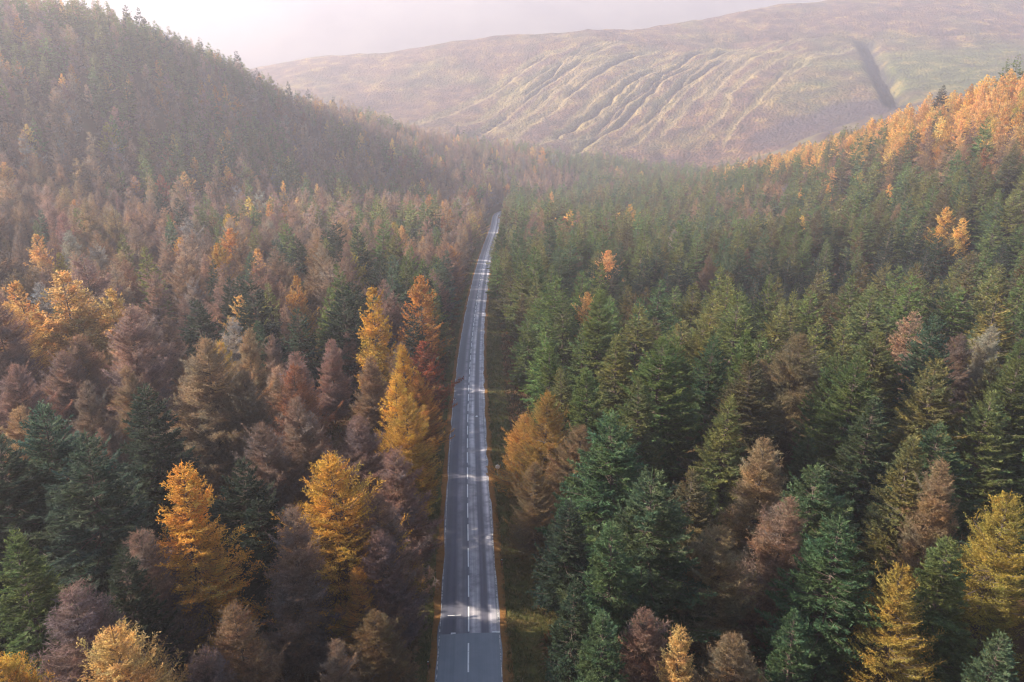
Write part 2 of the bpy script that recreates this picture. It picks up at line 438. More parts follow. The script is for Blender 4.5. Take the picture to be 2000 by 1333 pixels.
def strip(name, y0, y1, l0, l1, dz, mat, step=4.0, parent=None, wob=0.0, seed=3, cols=2):
    """a ribbon along the road between lateral offsets l0 and l1 (metres from the centre line)"""
    n = max(2, int((y1 - y0) / step) + 1)
    ys = np.linspace(y0, y1, n); d = (road_x(ys + 1) - road_x(ys - 1)) / 2
    nrm = np.stack([np.ones(n), -d], -1) / np.sqrt(1 + d * d)[:, None]
    V = []; L = []
    for c in range(cols):
        l = l0 + (l1 - l0) * c / (cols - 1)
        lw = l + (wob * (vnoise(ys, ys * 0 + c * 17, 3.0, seed) - 0.5) * 2 if wob and c in (0, cols - 1) else 0)
        x = road_x(ys) + nrm[:, 0] * lw; y = ys + nrm[:, 1] * lw
        camber = 0.06 - 0.018 * np.abs(lw)
        V.append(np.stack([x, y, road_z(ys) + dz + camber], -1)); L.append(np.stack([np.zeros(n) + lw, ys, np.zeros(n)], -1))
    V = np.stack(V, 1).reshape(-1, 3); L = np.stack(L, 1).reshape(-1, 3)
    i = np.arange(n * cols).reshape(n, cols)
    F = np.stack([i[:-1, :-1], i[:-1, 1:], i[1:, 1:], i[1:, :-1]], -1).reshape(-1, 4)
    me = mesh_np(name, V, F, [mat], False, attrs={'lane': ('POINT', 'FLOAT_VECTOR', L.astype(np.float32))})
    return link(bpy.data.objects.new(name, me), parent)

road = strip('road', -130, 760, -HALF, HALF, 0.0, M_OLD, 3.0, cols=5)
tag(road, 'two-lane asphalt road running straight through the forest', kind='structure')
SEAM_Y = 58.9
strip('asphalt_patch', -130, SEAM_Y, -HALF + 0.02, HALF - 0.02, 0.006, M_NEW, 3.0, road, cols=5)
strip('patch_seam', SEAM_Y - 0.05, SEAM_Y + 0.22, -1.9, HALF - 0.15, 0.011, M_SEAM, 0.1, road)
strip('patch_seam', SEAM_Y + 3.0, SEAM_Y + 3.1, -2.3, -0.9, 0.005, M_SEAM, 0.1, road)
strip('patch_seam', 131.3, 131.75, -HALF + 0.3, HALF - 0.1, 0.006, M_SEAM, 0.2, road)
strip('edge_line', SEAM_Y + 0.4, 640, -HALF + 0.16, -HALF + 0.28, 0.010, M_EDGE, 2.0, road)
strip('edge_line', -130, SEAM_Y - 0.2, -HALF + 0.16, -HALF + 0.26, 0.014, M_EDGE, 2.0, road)
strip('edge_line', SEAM_Y + 1.6, 640, HALF - 0.32, HALF - 0.17, 0.010, M_EDGE, 2.0, road)
strip('edge_line', 40, SEAM_Y - 0.3, HALF - 0.26, HALF - 0.17, 0.014, M_EDGE, 2.0, road)
y = 47.3
k = 0
while y < 620:
    if y + 4.1 > 25:
        strip('centre_dash', y, y + 4.15, -0.075 - 0.1, 0.075 - 0.1, 0.012, M_PAINT, 1.4, road)
    y += 5.93
# a pale round repair in the near lane
th = np.linspace(0, 2 * math.pi, 14, endpoint=False)
yy = 121.6
Vd = np.stack([road_x(yy) + 1.55 + 0.22 * np.cos(th), yy + 0.42 * np.sin(th), road_z(yy + 0.42 * np.sin(th)) + 0.045 + 0 * th], -1)
me = bpy.data.meshes.new('repair_spot'); me.from_pydata(Vd.tolist(), [], [list(range(14))]); me.materials.append(mat_paint('pale_mortar', (0.6, 0.6, 0.6), 0.2))
link(bpy.data.objects.new('repair_spot', me), road)

# fallen needles washed to the road's edges
def mat_litter():
    m, nt, out = new_mat('fallen_needles')
    g = N(nt, 'ShaderNodeNewGeometry').outputs['Position']
    f = noise(nt, g, 2.2, 6, 0.7)
    principled(nt, out, ramp(nt, f, [(0.3, (0.09, 0.045, 0.018)), (0.5, (0.22, 0.10, 0.03)), (0.7, (0.16, 0.11, 0.045))]), 0.95, f, 0.05, 1, 0.1)
    return m
M_LITTER = mat_litter()
for a, b in ((-HALF - 0.62, -HALF + 0.12), (HALF - 0.12, HALF + 0.72)):
    o = strip('needle_litter', -130, 640, a, b, 0.016, M_LITTER, 0.8, wob=0.22, seed=int(a * 10) + 90)
    tag(o, 'rusty band of fallen larch needles along the %s road edge' % ('left' if a < 0 else 'right'), kind='stuff')
def mat_verge():
    m, nt, out = new_mat('mossy_verge')
    g = N(nt, 'ShaderNodeNewGeometry').outputs['Position']
    f = noise(nt, g, 0.35, 6, 0.65); h = noise(nt, g, 3.0, 4)
    c = ramp(nt, f, [(0.3, (0.05, 0.05, 0.018)), (0.5, (0.075, 0.075, 0.02)), (0.62, (0.11, 0.07, 0.025)), (0.75, (0.07, 0.045, 0.02))])
    c = mixc(nt, math_n(nt, 'MULTIPLY', h, 0.4), c, (0.10, 0.09, 0.03))
    principled(nt, out, c, 0.95, h, 0.12, 1, 0.1)
    return m
M_VERGE = mat_verge()
def verge(name, l0, l1, y0, y1):
    ys = np.arange(y0, y1, 2.5); ls = np.linspace(l0, l1, 7)
    X = road_x(ys)[:, None] + ls[None]; X[:, -1 if l1 > 0 else 0] += (vnoise(ys, ys * 0, 7, 21) - 0.5) * 3
    Y = np.repeat(ys[:, None], 7, 1); Z = ground_z(X, Y) + 0.035
    i = np.arange(X.size).reshape(X.shape)
    F = np.stack([i[:-1, :-1], i[:-1, 1:], i[1:, 1:], i[1:, :-1]], -1).reshape(-1, 4)
    return tag(link(bpy.data.objects.new(name, mesh_np(name, np.stack([X, Y, Z], -1).reshape(-1, 3), F, [M_VERGE], True))), 'mossy green grass verge on the %s side of the road' % ('right' if l1 > 0 else 'left'), kind='structure')
verge('verge', HALF + 0.3, HALF + 6.5, -130, 700)
verge('verge', -HALF - 2.6, -HALF - 0.3, -130, 700)

# ------------------------------------------------------------------ prototype trees (22 m tall, base at the origin)
H0 = 22.0
def norm(v): return v / np.maximum(np.linalg.norm(v, axis=-1, keepdims=True), 1e-9)

def trunk_mesh(seed, r0, sides, rings, lean):
    r = np.random.default_rng(seed)
    zs = np.linspace(-0.6, H0 * 0.985, rings); t = np.clip(zs / H0, 0, 1)
    rad = r0 * (1 - t) ** 0.9 + 0.015 + 0.12 * r0 * np.exp(-np.maximum(zs, 0) * 1.5)
    cx = lean * np.sin(t * 2.6 + seed) * t; cy = lean * np.cos(t * 2.1 + seed * 2) * t
    th = np.linspace(0, 2 * math.pi, sides, endpoint=False)
    V = np.stack([cx[:, None] + rad[:, None] * np.cos(th), cy[:, None] + rad[:, None] * np.sin(th), np.repeat(zs[:, None], sides, 1)], -1).reshape(-1, 3)
    i = np.arange(rings * sides).reshape(rings, sides); j = np.roll(i, -1, 1)
    F = np.stack([i[:-1], j[:-1], j[1:], i[1:]], -1).reshape(-1, 4)
    return V, F, (lambda z: (np.interp(z, zs, cx), np.interp(z, zs, cy)))

def tree_geo(kind, seed, detail, slim=1.0):
    """returns trunk (V,F), branch sticks (V,F quads), leaves (V,F tris, tone)"""
    r = np.random.default_rng(seed)
    spruce = kind == 'spruce'
    hi, mid = detail == 'hi', detail == 'mid'
    TV, TF, axis_xy = trunk_mesh(seed, 0.23 if spruce else 0.20, 7 if hi else 5, 9 if hi else 4, 0.25)
    # ---- branches
    if spruce:
        step = 0.42 if hi else (0.62 if mid else 1.05)
        zs = []; z = H0 * (0.10 + 0.06 * r.random())
        while z < H0 - 0.5:
            nb = int(r.integers(6, 9)) if hi else (6 if mid else 5)
            zs += [z + (r.random() - 0.5) * step * 0.7 for _ in range(nb)]
            z += step * (0.8 + 0.4 * r.random())
        zs = np.array(zs); Rm = H0 * (0.225 + 0.05 * r.random()); pw = 0.66
    else:
        nbr = 460 if hi else (230 if mid else 90)
        zs = H0 * (0.14 + 0.84 * r.random(nbr) ** 1.05); Rm = H0 * (0.205 + 0.05 * r.random()); pw = 0.62
    Rm *= slim
    nb = len(zs)
    t = (zs - H0 * 0.10) / (H0 * 0.90)
    az = r.random(nb) * 2 * math.pi
    lob = 1 + 0.16 * np.sin(az * 2 + seed) + 0.12 * np.sin(az * 3 + seed * 2.3 + zs * 0.5)
    clump = (0.72 + 0.56 * vnoise(az * 1.6, zs, 1.7, seed)) if spruce else (0.52 + 0.98 * vnoise(az * 1.6, zs, 1.5, seed))
    L = Rm * np.maximum(1 - t, 0.0) ** pw * np.minimum(1, 0.5 + t * 3.2) * lob * clump * (0.8 + 0.35 * r.random(nb)) + 0.18
    L = np.minimum(L, (0.42 if spruce else 0.45) * slim ** 0.7 * (H0 - zs) * (0.75 + 0.5 * r.random(nb)) + 0.12)
    if not spruce:
        L *= np.where(r.random(nb) < 0.12, 1.3, 1.0)
    e0 = np.radians(np.interp(t, [0, 0.4, 0.8, 1.0], [-16, 0, 20, 40] if spruce else [-16, 0, 18, 40]) + r.normal(0, 7, nb))
    up = np.interp(t, [0, 1], [0.10, 0.16]) if spruce else np.interp(t, [0, 1], [0.34, 0.30])
    bx, by = axis_xy(zs)
    rd = np.stack([np.cos(az), np.sin(az)], -1)
    bend = r.normal(0, 0.10, nb)
    def pt(b, s):
        """point at fraction s along branch b"""
        l = L[b] * s
        lat = bend[b] * l * s
        x = bx[b] + rd[b, 0] * l - rd[b, 1] * lat; y = by[b] + rd[b, 1] * l + rd[b, 0] * lat
        z = zs[b] + l * np.tan(e0[b]) + up[b] * L[b] * s ** (2.2 if spruce else 2.8) - 0.06 * L[b] * np.sin(s * math.pi)
        return np.stack([x, y, z], -1)
    # sticks
    BV = np.zeros((0, 3)); BF = np.zeros((0, 4), int)
    if detail != 'lo':
        br = 0.012 + 0.014 * L
        ss = [0.0, 0.5, 1.0] if hi else [0.0, 1.0]
        ids = np.arange(nb); rings = []
        for s in ss:
            c = pt(ids, np.full(nb, s)); rr = br * (1 - 0.85 * s)
            side = np.stack([-rd[:, 1], rd[:, 0], np.zeros(nb)], -1)
            ring = np.stack([c + side * rr[:, None], c - side * (rr * 0.5)[:, None] + np.array([0, 0, 1]) * rr[:, None] * 0.87, c - side * (rr * 0.5)[:, None] - np.array([0, 0, 1]) * rr[:, None] * 0.87], 1)
            rings.append(ring)
        BV = np.stack(rings, 1).reshape(-1, 3); ns = len(ss)
        base = (np.arange(nb) * ns * 3)[:, None, None, None]
        k_ = np.arange(ns - 1)[None, :, None, None] * 3
        q = np.array([[0, 1, 4, 3], [1, 2, 5, 4], [2, 0, 3, 5]])[None, None]
        BF = (base + k_ + q).reshape(-1, 4)
    # ---- sprays along the branches
    sp = {'hi': 0.15, 'mid': 0.28, 'lo': 0.5}[detail] * (1.0 if spruce else 1.12)
    cnt = np.maximum(3, (L / sp * 2).astype(int))
    b = np.repeat(np.arange(nb), cnt); n = len(b)
    s0 = 0.16 if spruce else 0.12
    s = s0 + (1 - s0) * r.random(n) ** 0.75
    p0 = pt(b, s); ax = norm(pt(b, np.minimum(s + 0.05, 1.05)) - pt(b, s - 0.02))
    sgn = np.where(r.random(n) < 0.5, 1.0, -1.0)
    side = np.stack([-ax[:, 1], ax[:, 0], np.zeros(n)], -1); side = norm(side) * sgn[:, None]
    btone = r.random(nb)
    V = []; T = []; tone = []
    def add(tri, tn):
        V.append(tri.reshape(-1, 3)); tone.append(np.repeat(tn, 1))
    if spruce:
        ang = np.radians(r.uniform(20, 62, n)); endm = s > 0.9
        ang[endm] *= 0.4
        dr = ax * np.cos(ang)[:, None] + side * np.sin(ang)[:, None] + np.array([0, 0, 1]) * r.normal(-0.10, 0.16, n)[:, None]
        dr = norm(dr)
        ln = (0.30 + 0.20 * L[b] * (1.15 - s)) * r.uniform(0.7, 1.25, n) * {'hi': 1, 'mid': 1.25, 'lo': 1.75}[detail]
        wd = ln * {'hi': 0.11, 'mid': 0.20, 'lo': 0.30}[detail] + 0.02
        upv = norm(np.cross(dr, np.cross(np.array([0, 0, 1.0]), dr)) + r.normal(0, 0.45, (n, 3)))
        sd = norm(np.cross(dr, upv))
        tip = p0 + dr * ln[:, None] - np.array([0, 0, 1]) * (ln * 0.10)[:, None]
        m_ = p0 + dr * (ln * 0.45)[:, None]
        a = m_ + sd * wd[:, None]; c = m_ - sd * wd[:, None]
        tn = np.clip(0.5 * btone[b] + 0.5 * r.random(n), 0, 1)
        add(np.stack([p0, a, tip], 1), tn); add(np.stack([p0, tip, c], 1), tn)
        for q in range({'hi': 6, 'mid': 3, 'lo': 2}[detail]):
            f = r.uniform(0.15, 0.95, n); o = p0 + dr * (ln * f)[:, None]
            sg = np.where(r.random(n) < 0.5, 1.0, -1.0)
            d2 = norm(dr * 0.75 + sd * (sg * r.uniform(0.4, 1.0, n))[:, None] + upv * r.normal(0.08, 0.35, n)[:, None])
            l2 = ln * r.uniform(0.25, 0.55, n) + 0.05
            w2 = norm(np.cross(d2, upv + r.normal(0, 0.3, (n, 3)))) * (l2 * {'hi': 0.15, 'mid': 0.22, 'lo': 0.28}[detail])[:, None]
            add(np.stack([o - w2, o + w2, o + d2 * l2[:, None]], 1), np.clip(tn + r.normal(0, 0.15, n), 0, 1))
    else:
        bare = kind == 'bare'
        ang = np.radians(r.uniform(15, 75, n))
        dr = norm(ax * np.cos(ang)[:, None] + side * np.sin(ang)[:, None] + np.array([0, 0, 1]) * r.normal(0.02, 0.32, n)[:, None])
        ln = (0.35 + 0.20 * L[b] * (1.2 - s)) * r.uniform(0.6, 1.3, n) * {'hi': 1, 'mid': 1.2, 'lo': 1.6}[detail]
        tn = np.clip(0.45 * btone[b] + 0.55 * r.random(n), 0, 1)
        rv = norm(np.cross(dr, r.normal(0, 1, (n, 3))))
        tw = {'hi': 0.016, 'mid': 0.032, 'lo': 0.075}[detail] * (1.25 if bare else 1.0)
        add(np.stack([p0 - rv * tw, p0 + rv * tw, p0 + dr * ln[:, None]], 1), tn * 0.6)
        reps = {'hi': 7, 'mid': 5, 'lo': 4}[detail]
        for q in range(reps):
            f = r.uniform(0.05, 1.05, n); o = p0 + dr * (ln * f)[:, None]
            d2 = norm(dr * 0.5 + r.normal(0, 0.6, (n, 3)) + np.array([0, 0, 0.12]))
            if bare:
                l2 = ln * r.uniform(0.3, 0.6, n) + 0.06; w_ = l2 * {'hi': 0.06, 'mid': 0.11, 'lo': 0.22}[detail]
            else:
                l2 = {'hi': 0.13, 'mid': 0.27, 'lo': 0.50}[detail] * r.uniform(0.6, 1.4, n); w_ = l2 * {'hi': 0.26, 'mid': 0.32, 'lo': 0.38}[detail]
            w2 = norm(np.cross(d2, r.normal(0, 1, (n, 3)))) * w_[:, None]
            add(np.stack([o - w2, o + w2, o + d2 * l2[:, None]], 1), np.clip(tn + r.normal(0, 0.18, n), 0, 1))
    # leader shoot with a few short arms
    ax0, ay0 = axis_xy(H0 * 0.985)
    k_ = 10 if spruce else 6
    la = r.random(k_) * 6.283; lz = H0 - r.uniform(0.0, 1.5, k_); ll = (H0 - lz) * 0.35 + 0.25
    o_ = np.stack([ax0 + 0 * la, ay0 + 0 * la, lz], -1); d_ = norm(np.stack([np.cos(la), np.sin(la), np.full(k_, 0.7)], -1))
    sd_ = np.cross(d_, np.array([0, 0, 1.0])) * 0.06
    add(np.stack([o_ - sd_, o_ + sd_, o_ + d_ * ll[:, None]], 1), np.full(k_, 0.6))
    for q in range(3):
        an = q * 2.1 + seed; v_ = np.array([math.cos(an), math.sin(an), 0]) * 0.09; c_ = np.array([ax0, ay0, H0 - 1.4])
        add(np.stack([c_ - v_, c_ + v_, c_ + np.array([0, 0, 2.0])])[None], np.array([0.6]))
    LV = np.concatenate(V); ft = np.concatenate(tone)
    LF = np.arange(len(LV)).reshape(-1, 3)
    return (TV, TF), (BV, BF), (LV, LF, ft)

PROTO = {}
def build_protos():
    for kind in ('spruce', 'larch', 'bare'):
        for detail, n in (('hi', 4), ('mid', 3), ('lo', 3)):
            for v in range(n):
                sd = {'spruce': 100, 'larch': 200, 'bare': 300}[kind] + {'hi': 0, 'mid': 10, 'lo': 20}[detail] + v
                (TV, TF), (BV, BF), (LV, LF, ft) = tree_geo(kind, sd, detail, (1.0, 0.80, 1.12, 0.70)[v])
                key = (kind, detail, v)
                if detail != 'lo':
                    PROTO[key + ('trunk',)] = mesh_np('trunk', TV, TF, [M_BARK], True)
                    PROTO[key + ('branches',)] = mesh_np('branches', BV, BF, [M_BARK], False)
                    PROTO[key + ('crown',)] = mesh_np('crown', LV, LF, [M_LEAF], False, attrs={'tone': ('FACE', 'FLOAT', ft.astype(np.float32))})
                if detail == 'hi': continue
                # joined version for the far stands
                tq = TF.reshape(-1, 4); tt = np.concatenate([tq[:, [0, 1, 2]], tq[:, [0, 2, 3]]])
                bt = np.concatenate([BF[:, [0, 1, 2]], BF[:, [0, 2, 3]]]) + len(TV) if len(BF) else np.zeros((0, 3), int)
                VV = np.concatenate([TV, BV, LV]); FF = np.concatenate([tt, bt, LF + len(TV) + len(BV)])
                mi = np.r_[np.ones(len(tt) + len(bt), int), np.zeros(len(LF), int)]
                tn = np.r_[np.zeros(len(tt) + len(bt)), ft].astype(np.float32)
                PROTO[key + ('all',)] = mesh_np('tree', VV, FF, [M_LEAF_I, M_BARK], False, mi, {'tone': ('FACE', 'FLOAT', tn)})
build_protos()

# ------------------------------------------------------------------ where the trees stand
# x, y, kind (s spruce, g leafy larch, r rusty larch, b bare larch), height, colour
HEROES = [
 (-16.7, 57.9, 'g', 21.0, 'gold'), (-28.1, 52.8, 'g', 22.0, 'gold'), (-25.7, 37.8, 'g', 17.0, 'pale'), (-23.8, 121.6, 'g', 25.0, 'gold'),
 (-15.4, 101.8, 'g', 20.0, 'gold'), (-10.6, 81.0, 'g', 19.0, 'gold'), (-10.1, 82.6, 'g', 13.0, 'gold'), (-15.7, 88.6, 'g', 19.0, 'gold'),
 (-19.5, 149.1, 'g', 23.0, 'amber'), (-11.9, 117.5, 'r', 16.0, 'red'), (-11.0, 100.7, 'g', 15.0, 'amber'), (-79.2, 123.0, 'g', 26.0, 'pale'),
 (-85.3, 121.4, 'g', 24.0, 'pale'), (-74.9, 128.9, 'g', 22.0, 'pale'), (-75.9, 121.4, 'g', 20.0, 'pale'), (-63.3, 114.2, 'b', 22.0, 'pink'),
 (-84.6, 114.5, 'g', 22.0, 'pale'), (-84.2, 126.2, 's', 20.0, 'olive'), (-41.1, 90.8, 'b', 24.0, 'tan'), (-29.0, 87.3, 'r', 21.0, 'rust'),
 (-24.2, 75.9, 'b', 21.0, 'mauve'), (-36.5, 89.9, 'b', 20.0, 'mauve'), (-17.7, 72.7, 'b', 19.0, 'mauve'), (-26.9, 71.1, 'b', 19.0, 'mauve'),
 (-12.9, 58.6, 'b', 17.0, 'mauve'), (-9.5, 54.4, 'b', 15.0, 'mauve'), (-8.2, 47.2, 'b', 12.0, 'brown'), (-18.9, 52.2, 'b', 19.0, 'mauve'),
 (-11.9, 67.9, 'b', 17.0, 'mauve'), (-41.9, 75.8, 's', 22.0, 'dark'), (-45.9, 62.7, 's', 23.0, 'blue'), (-37.2, 54.5, 's', 23.0, 'blue'),
 (-36.4, 44.5, 's', 19.0, 'green'), (-25.6, 60.0, 's', 19.0, 'dark'), (-23.0, 58.0, 's', 16.0, 'dark'), (-30.1, 46.1, 's', 17.0, 'dark'),
 (-46.6, 59.0, 's', 21.0, 'dark'), (-30.9, 41.6, 'b', 17.0, 'mauve'), (-33.2, 37.9, 'g', 14.0, 'gold'), (-32.2, 38.1, 'g', 13.0, 'gold'),
 (-22.0, 40.4, 'b', 13.0, 'mauve'), (-29.4, 49.7, 'b', 17.0, 'mauve'), (-19.9, 43.1, 'b', 15.0, 'brown'), (-13.6, 53.3, 'g', 12.0, 'amber'),
 (4.2, 84.2, 'g', 18.0, 'amber'), (0.7, 89.2, 'g', 13.0, 'amber'), (1.2, 73.3, 'r', 13.0, 'brown'), (33.2, 241.5, 'g', 23.0, 'pale'),
 (44.3, 245.6, 's', 26.0, 'olive'), (17.2, 155.6, 'g', 20.0, 'pale'), (17.7, 144.0, 's', 19.0, 'blue'), (16.6, 104.6, 's', 21.0, 'olive'),
 (19.4, 90.3, 's', 24.0, 'green'), (8.1, 96.4, 's', 18.0, 'olive'), (8.2, 80.2, 'b', 15.0, 'brown'), (11.5, 69.8, 's', 21.0, 'teal'),
 (11.7, 53.4, 's', 22.0, 'teal'), (7.9, 50.4, 's', 19.0, 'teal'), (4.7, 45.9, 's', 16.0, 'dark'), (5.1, 61.7, 's', 14.0, 'dark'),
 (41.7, 159.9, 's', 23.0, 'olive'), (48.6, 154.9, 's', 24.0, 'olive'), (49.2, 130.3, 's', 22.0, 'olive'), (58.3, 144.4, 's', 23.0, 'olive'),
 (63.6, 145.6, 's', 22.0, 'green'), (30.9, 86.0, 's', 22.0, 'brownolive'), (25.6, 78.7, 's', 20.0, 'olive'), (44.6, 105.7, 'b', 22.0, 'brown'),
 (45.5, 93.4, 's', 22.0, 'green'), (41.5, 76.3, 's', 21.0, 'teal'), (53.4, 83.3, 's', 24.0, 'olive'), (39.6, 63.9, 's', 21.0, 'olive'),
 (41.6, 61.4, 'b', 20.0, 'tan'), (29.1, 60.6, 's', 20.0, 'teal'), (87.8, 123.6, 's', 25.0, 'yellow'), (66.5, 88.0, 's', 23.0, 'green'),
 (56.8, 78.7, 's', 21.0, 'green'), (26.5, 49.0, 's', 20.0, 'teal'), (23.6, 55.4, 'b', 19.0, 'mauve'), (17.5, 52.9, 'b', 18.0, 'tan'),
 (11.8, 40.5, 'g', 16.0, 'pale'), (10.6, 44.3, 'b', 15.0, 'mauve'), (16.7, 42.1, 'b', 15.0, 'brown'), (30.1, 46.2, 'g', 17.5, 'yellow'),
 (43.7, 54.7, 'g', 20.0, 'yellow'), (33.2, 39.7, 's', 17.0, 'teal'), (21.6, 43.4, 's', 16.0, 'teal'), (36.2, 50.4, 's', 18.0, 'green'),
 (6.6, 42.3, 's', 16.0, 'teal'), (26.8, 67.4, 'b', 19.0, 'tan'), (68.2, 132.3, 's', 25.0, 'green'), (89.6, 161.5, 's', 25.0, 'green'),
 (89.1, 149.8, 's', 24.0, 'green'), (95.1, 148.3, 's', 22.0, 'green'), (158.5, 236.0, 's', 25.0, 'green'), (158.7, 251.1, 'g', 20.0, 'orange'),
 (160.3, 264.0, 'g', 20.0, 'orange'), (137.6, 341.6, 'g', 19.0, 'orange'), (221.7, 432.8, 'g', 18.0, 'orange'), (215.3, 526.0, 'g', 17.0, 'orange'),
 (206.2, 433.9, 'g', 17.0, 'orange'), (193.3, 443.6, 'g', 17.0, 'orange'), (27.1, 379.9, 'g', 18.0, 'red'), (32.5, 613.8, 'g', 18.0, 'amber'),
 (0.0, 567.7, 's', 21.0, 'olive'), (-4.8, 451.6, 's', 17.0, 'olive'), (-22.4, 808.4, 's', 26.0, 'dark'), (274.3, 482.8, 's', 27.0, 'dark'),
 (301.6, 459.0, 's', 24.2, 'green'), (297.7, 462.6, 's', 24.5, 'green'), (244.8, 494.3, 's', 24.5, 'olive'), (-299.3, 609.7, 's', 26.9, 'dark'),
 (-293.6, 617.1, 's', 28.5, 'dark'), (-278.5, 606.7, 's', 22.0, 'dark'), (-271.4, 608.9, 's', 22.0, 'dark'), (-269.4, 630.9, 's', 21.0, 'dark'),
 (-269.9, 669.4, 's', 27.1, 'dark'), (-246.9, 687.6, 's', 30.5, 'dark'), (-250.5, 671.2, 's', 22.0, 'dark'), (-236.8, 709.7, 's', 24.5, 'dark'),
 (-212.6, 720.2, 's', 25.5, 'dark'), (-214.8, 794.5, 's', 24.5, 'dark'), (-192.5, 817.0, 's', 25.5, 'dark'), (-68.6, 930.2, 's', 27.5, 'dark'),
 (-49.3, 134.2, 's', 24.0, 'dark'), (-96.7, 297.5, 's', 20.0, 'olive'), (-59.9, 147.1, 's', 22.0, 'dark'), (-39.8, 127.2, 's', 20.0, 'dark'),
 (-88.5, 170.0, 's', 23.0, 'olive'), (-119.8, 271.1, 'b', 22.0, 'pink'), (-80.1, 262.4, 'b', 20.0, 'pink'), (-196.0, 510.7, 'g', 18.0, 'orange'),
 (-226.6, 416.8, 'g', 19.0, 'yellow'), (-140.7, 523.5, 'g', 18.0, 'gold'), (-50.4, 161.7, 'g', 20.0, 'amber'), (-104.9, 224.1, 'g', 19.0, 'amber'),
]

TINT = {
 's': {'dark': (.040, .062, .040), 'blue': (.074, .118, .080), 'teal': (.078, .126, .062), 'green': (.105, .146, .050), 'olive': (.150, .158, .056), 'brownolive': (.130, .112, .054), 'yellow': (.18, .155, .045)},
 'l': {'gold': (.50, .30, .055), 'amber': (.44, .235, .062), 'pale': (.56, .36, .14), 'orange': (.60, .385, .11), 'yellow': (.36, .29, .06), 'red': (.30, .105, .055), 'rust': (.26, .125, .06),
       'mauve': (.215, .142, .118), 'tan': (.30, .205, .125), 'brown': (.215, .14, .085), 'pink': (.31, .215, .165), 'grey': (.24, .22, .21)}}
def in_view(x, y, z, m=0.0):
    """frustum test in plan: camera at the origin looking along +Y"""
    c, s = math.cos(R(PITCH)), math.sin(R(PITCH))
    dz = z - CAM_Z; dep = y * c - dz * s; up = y * s + dz * c
    return dep, (dep > 5) & (np.abs(x) < dep * (0.714 + m)) & (up > -dep * (0.476 + m)) & (up < dep * (0.476 + m))

T = {k: [] for k in ('x', 'y', 'z', 'h', 'kind', 'tint', 'hero')}
def put(x, y, z, h, kind, tint, hero):
    T['x'].append(x); T['y'].append(y); T['z'].append(z); T['h'].append(h); T['kind'].append(kind); T['tint'].append(tint); T['hero'].append(hero)
hx = np.array([h[0] for h in HEROES]); hy = np.array([h[1] for h in HEROES])
hz = ground_z(hx, hy)
for (x, y, k, h, t), z in zip(HEROES, hz):
    d_ = x - float(road_x(y))
    if -7.2 < d_ < 0: x = x - (7.2 + d_)
    if 0 < d_ < 8.0 and y < 300: x = x + (8.0 - d_)
    put(x, y, float(z), h, k, t, True)

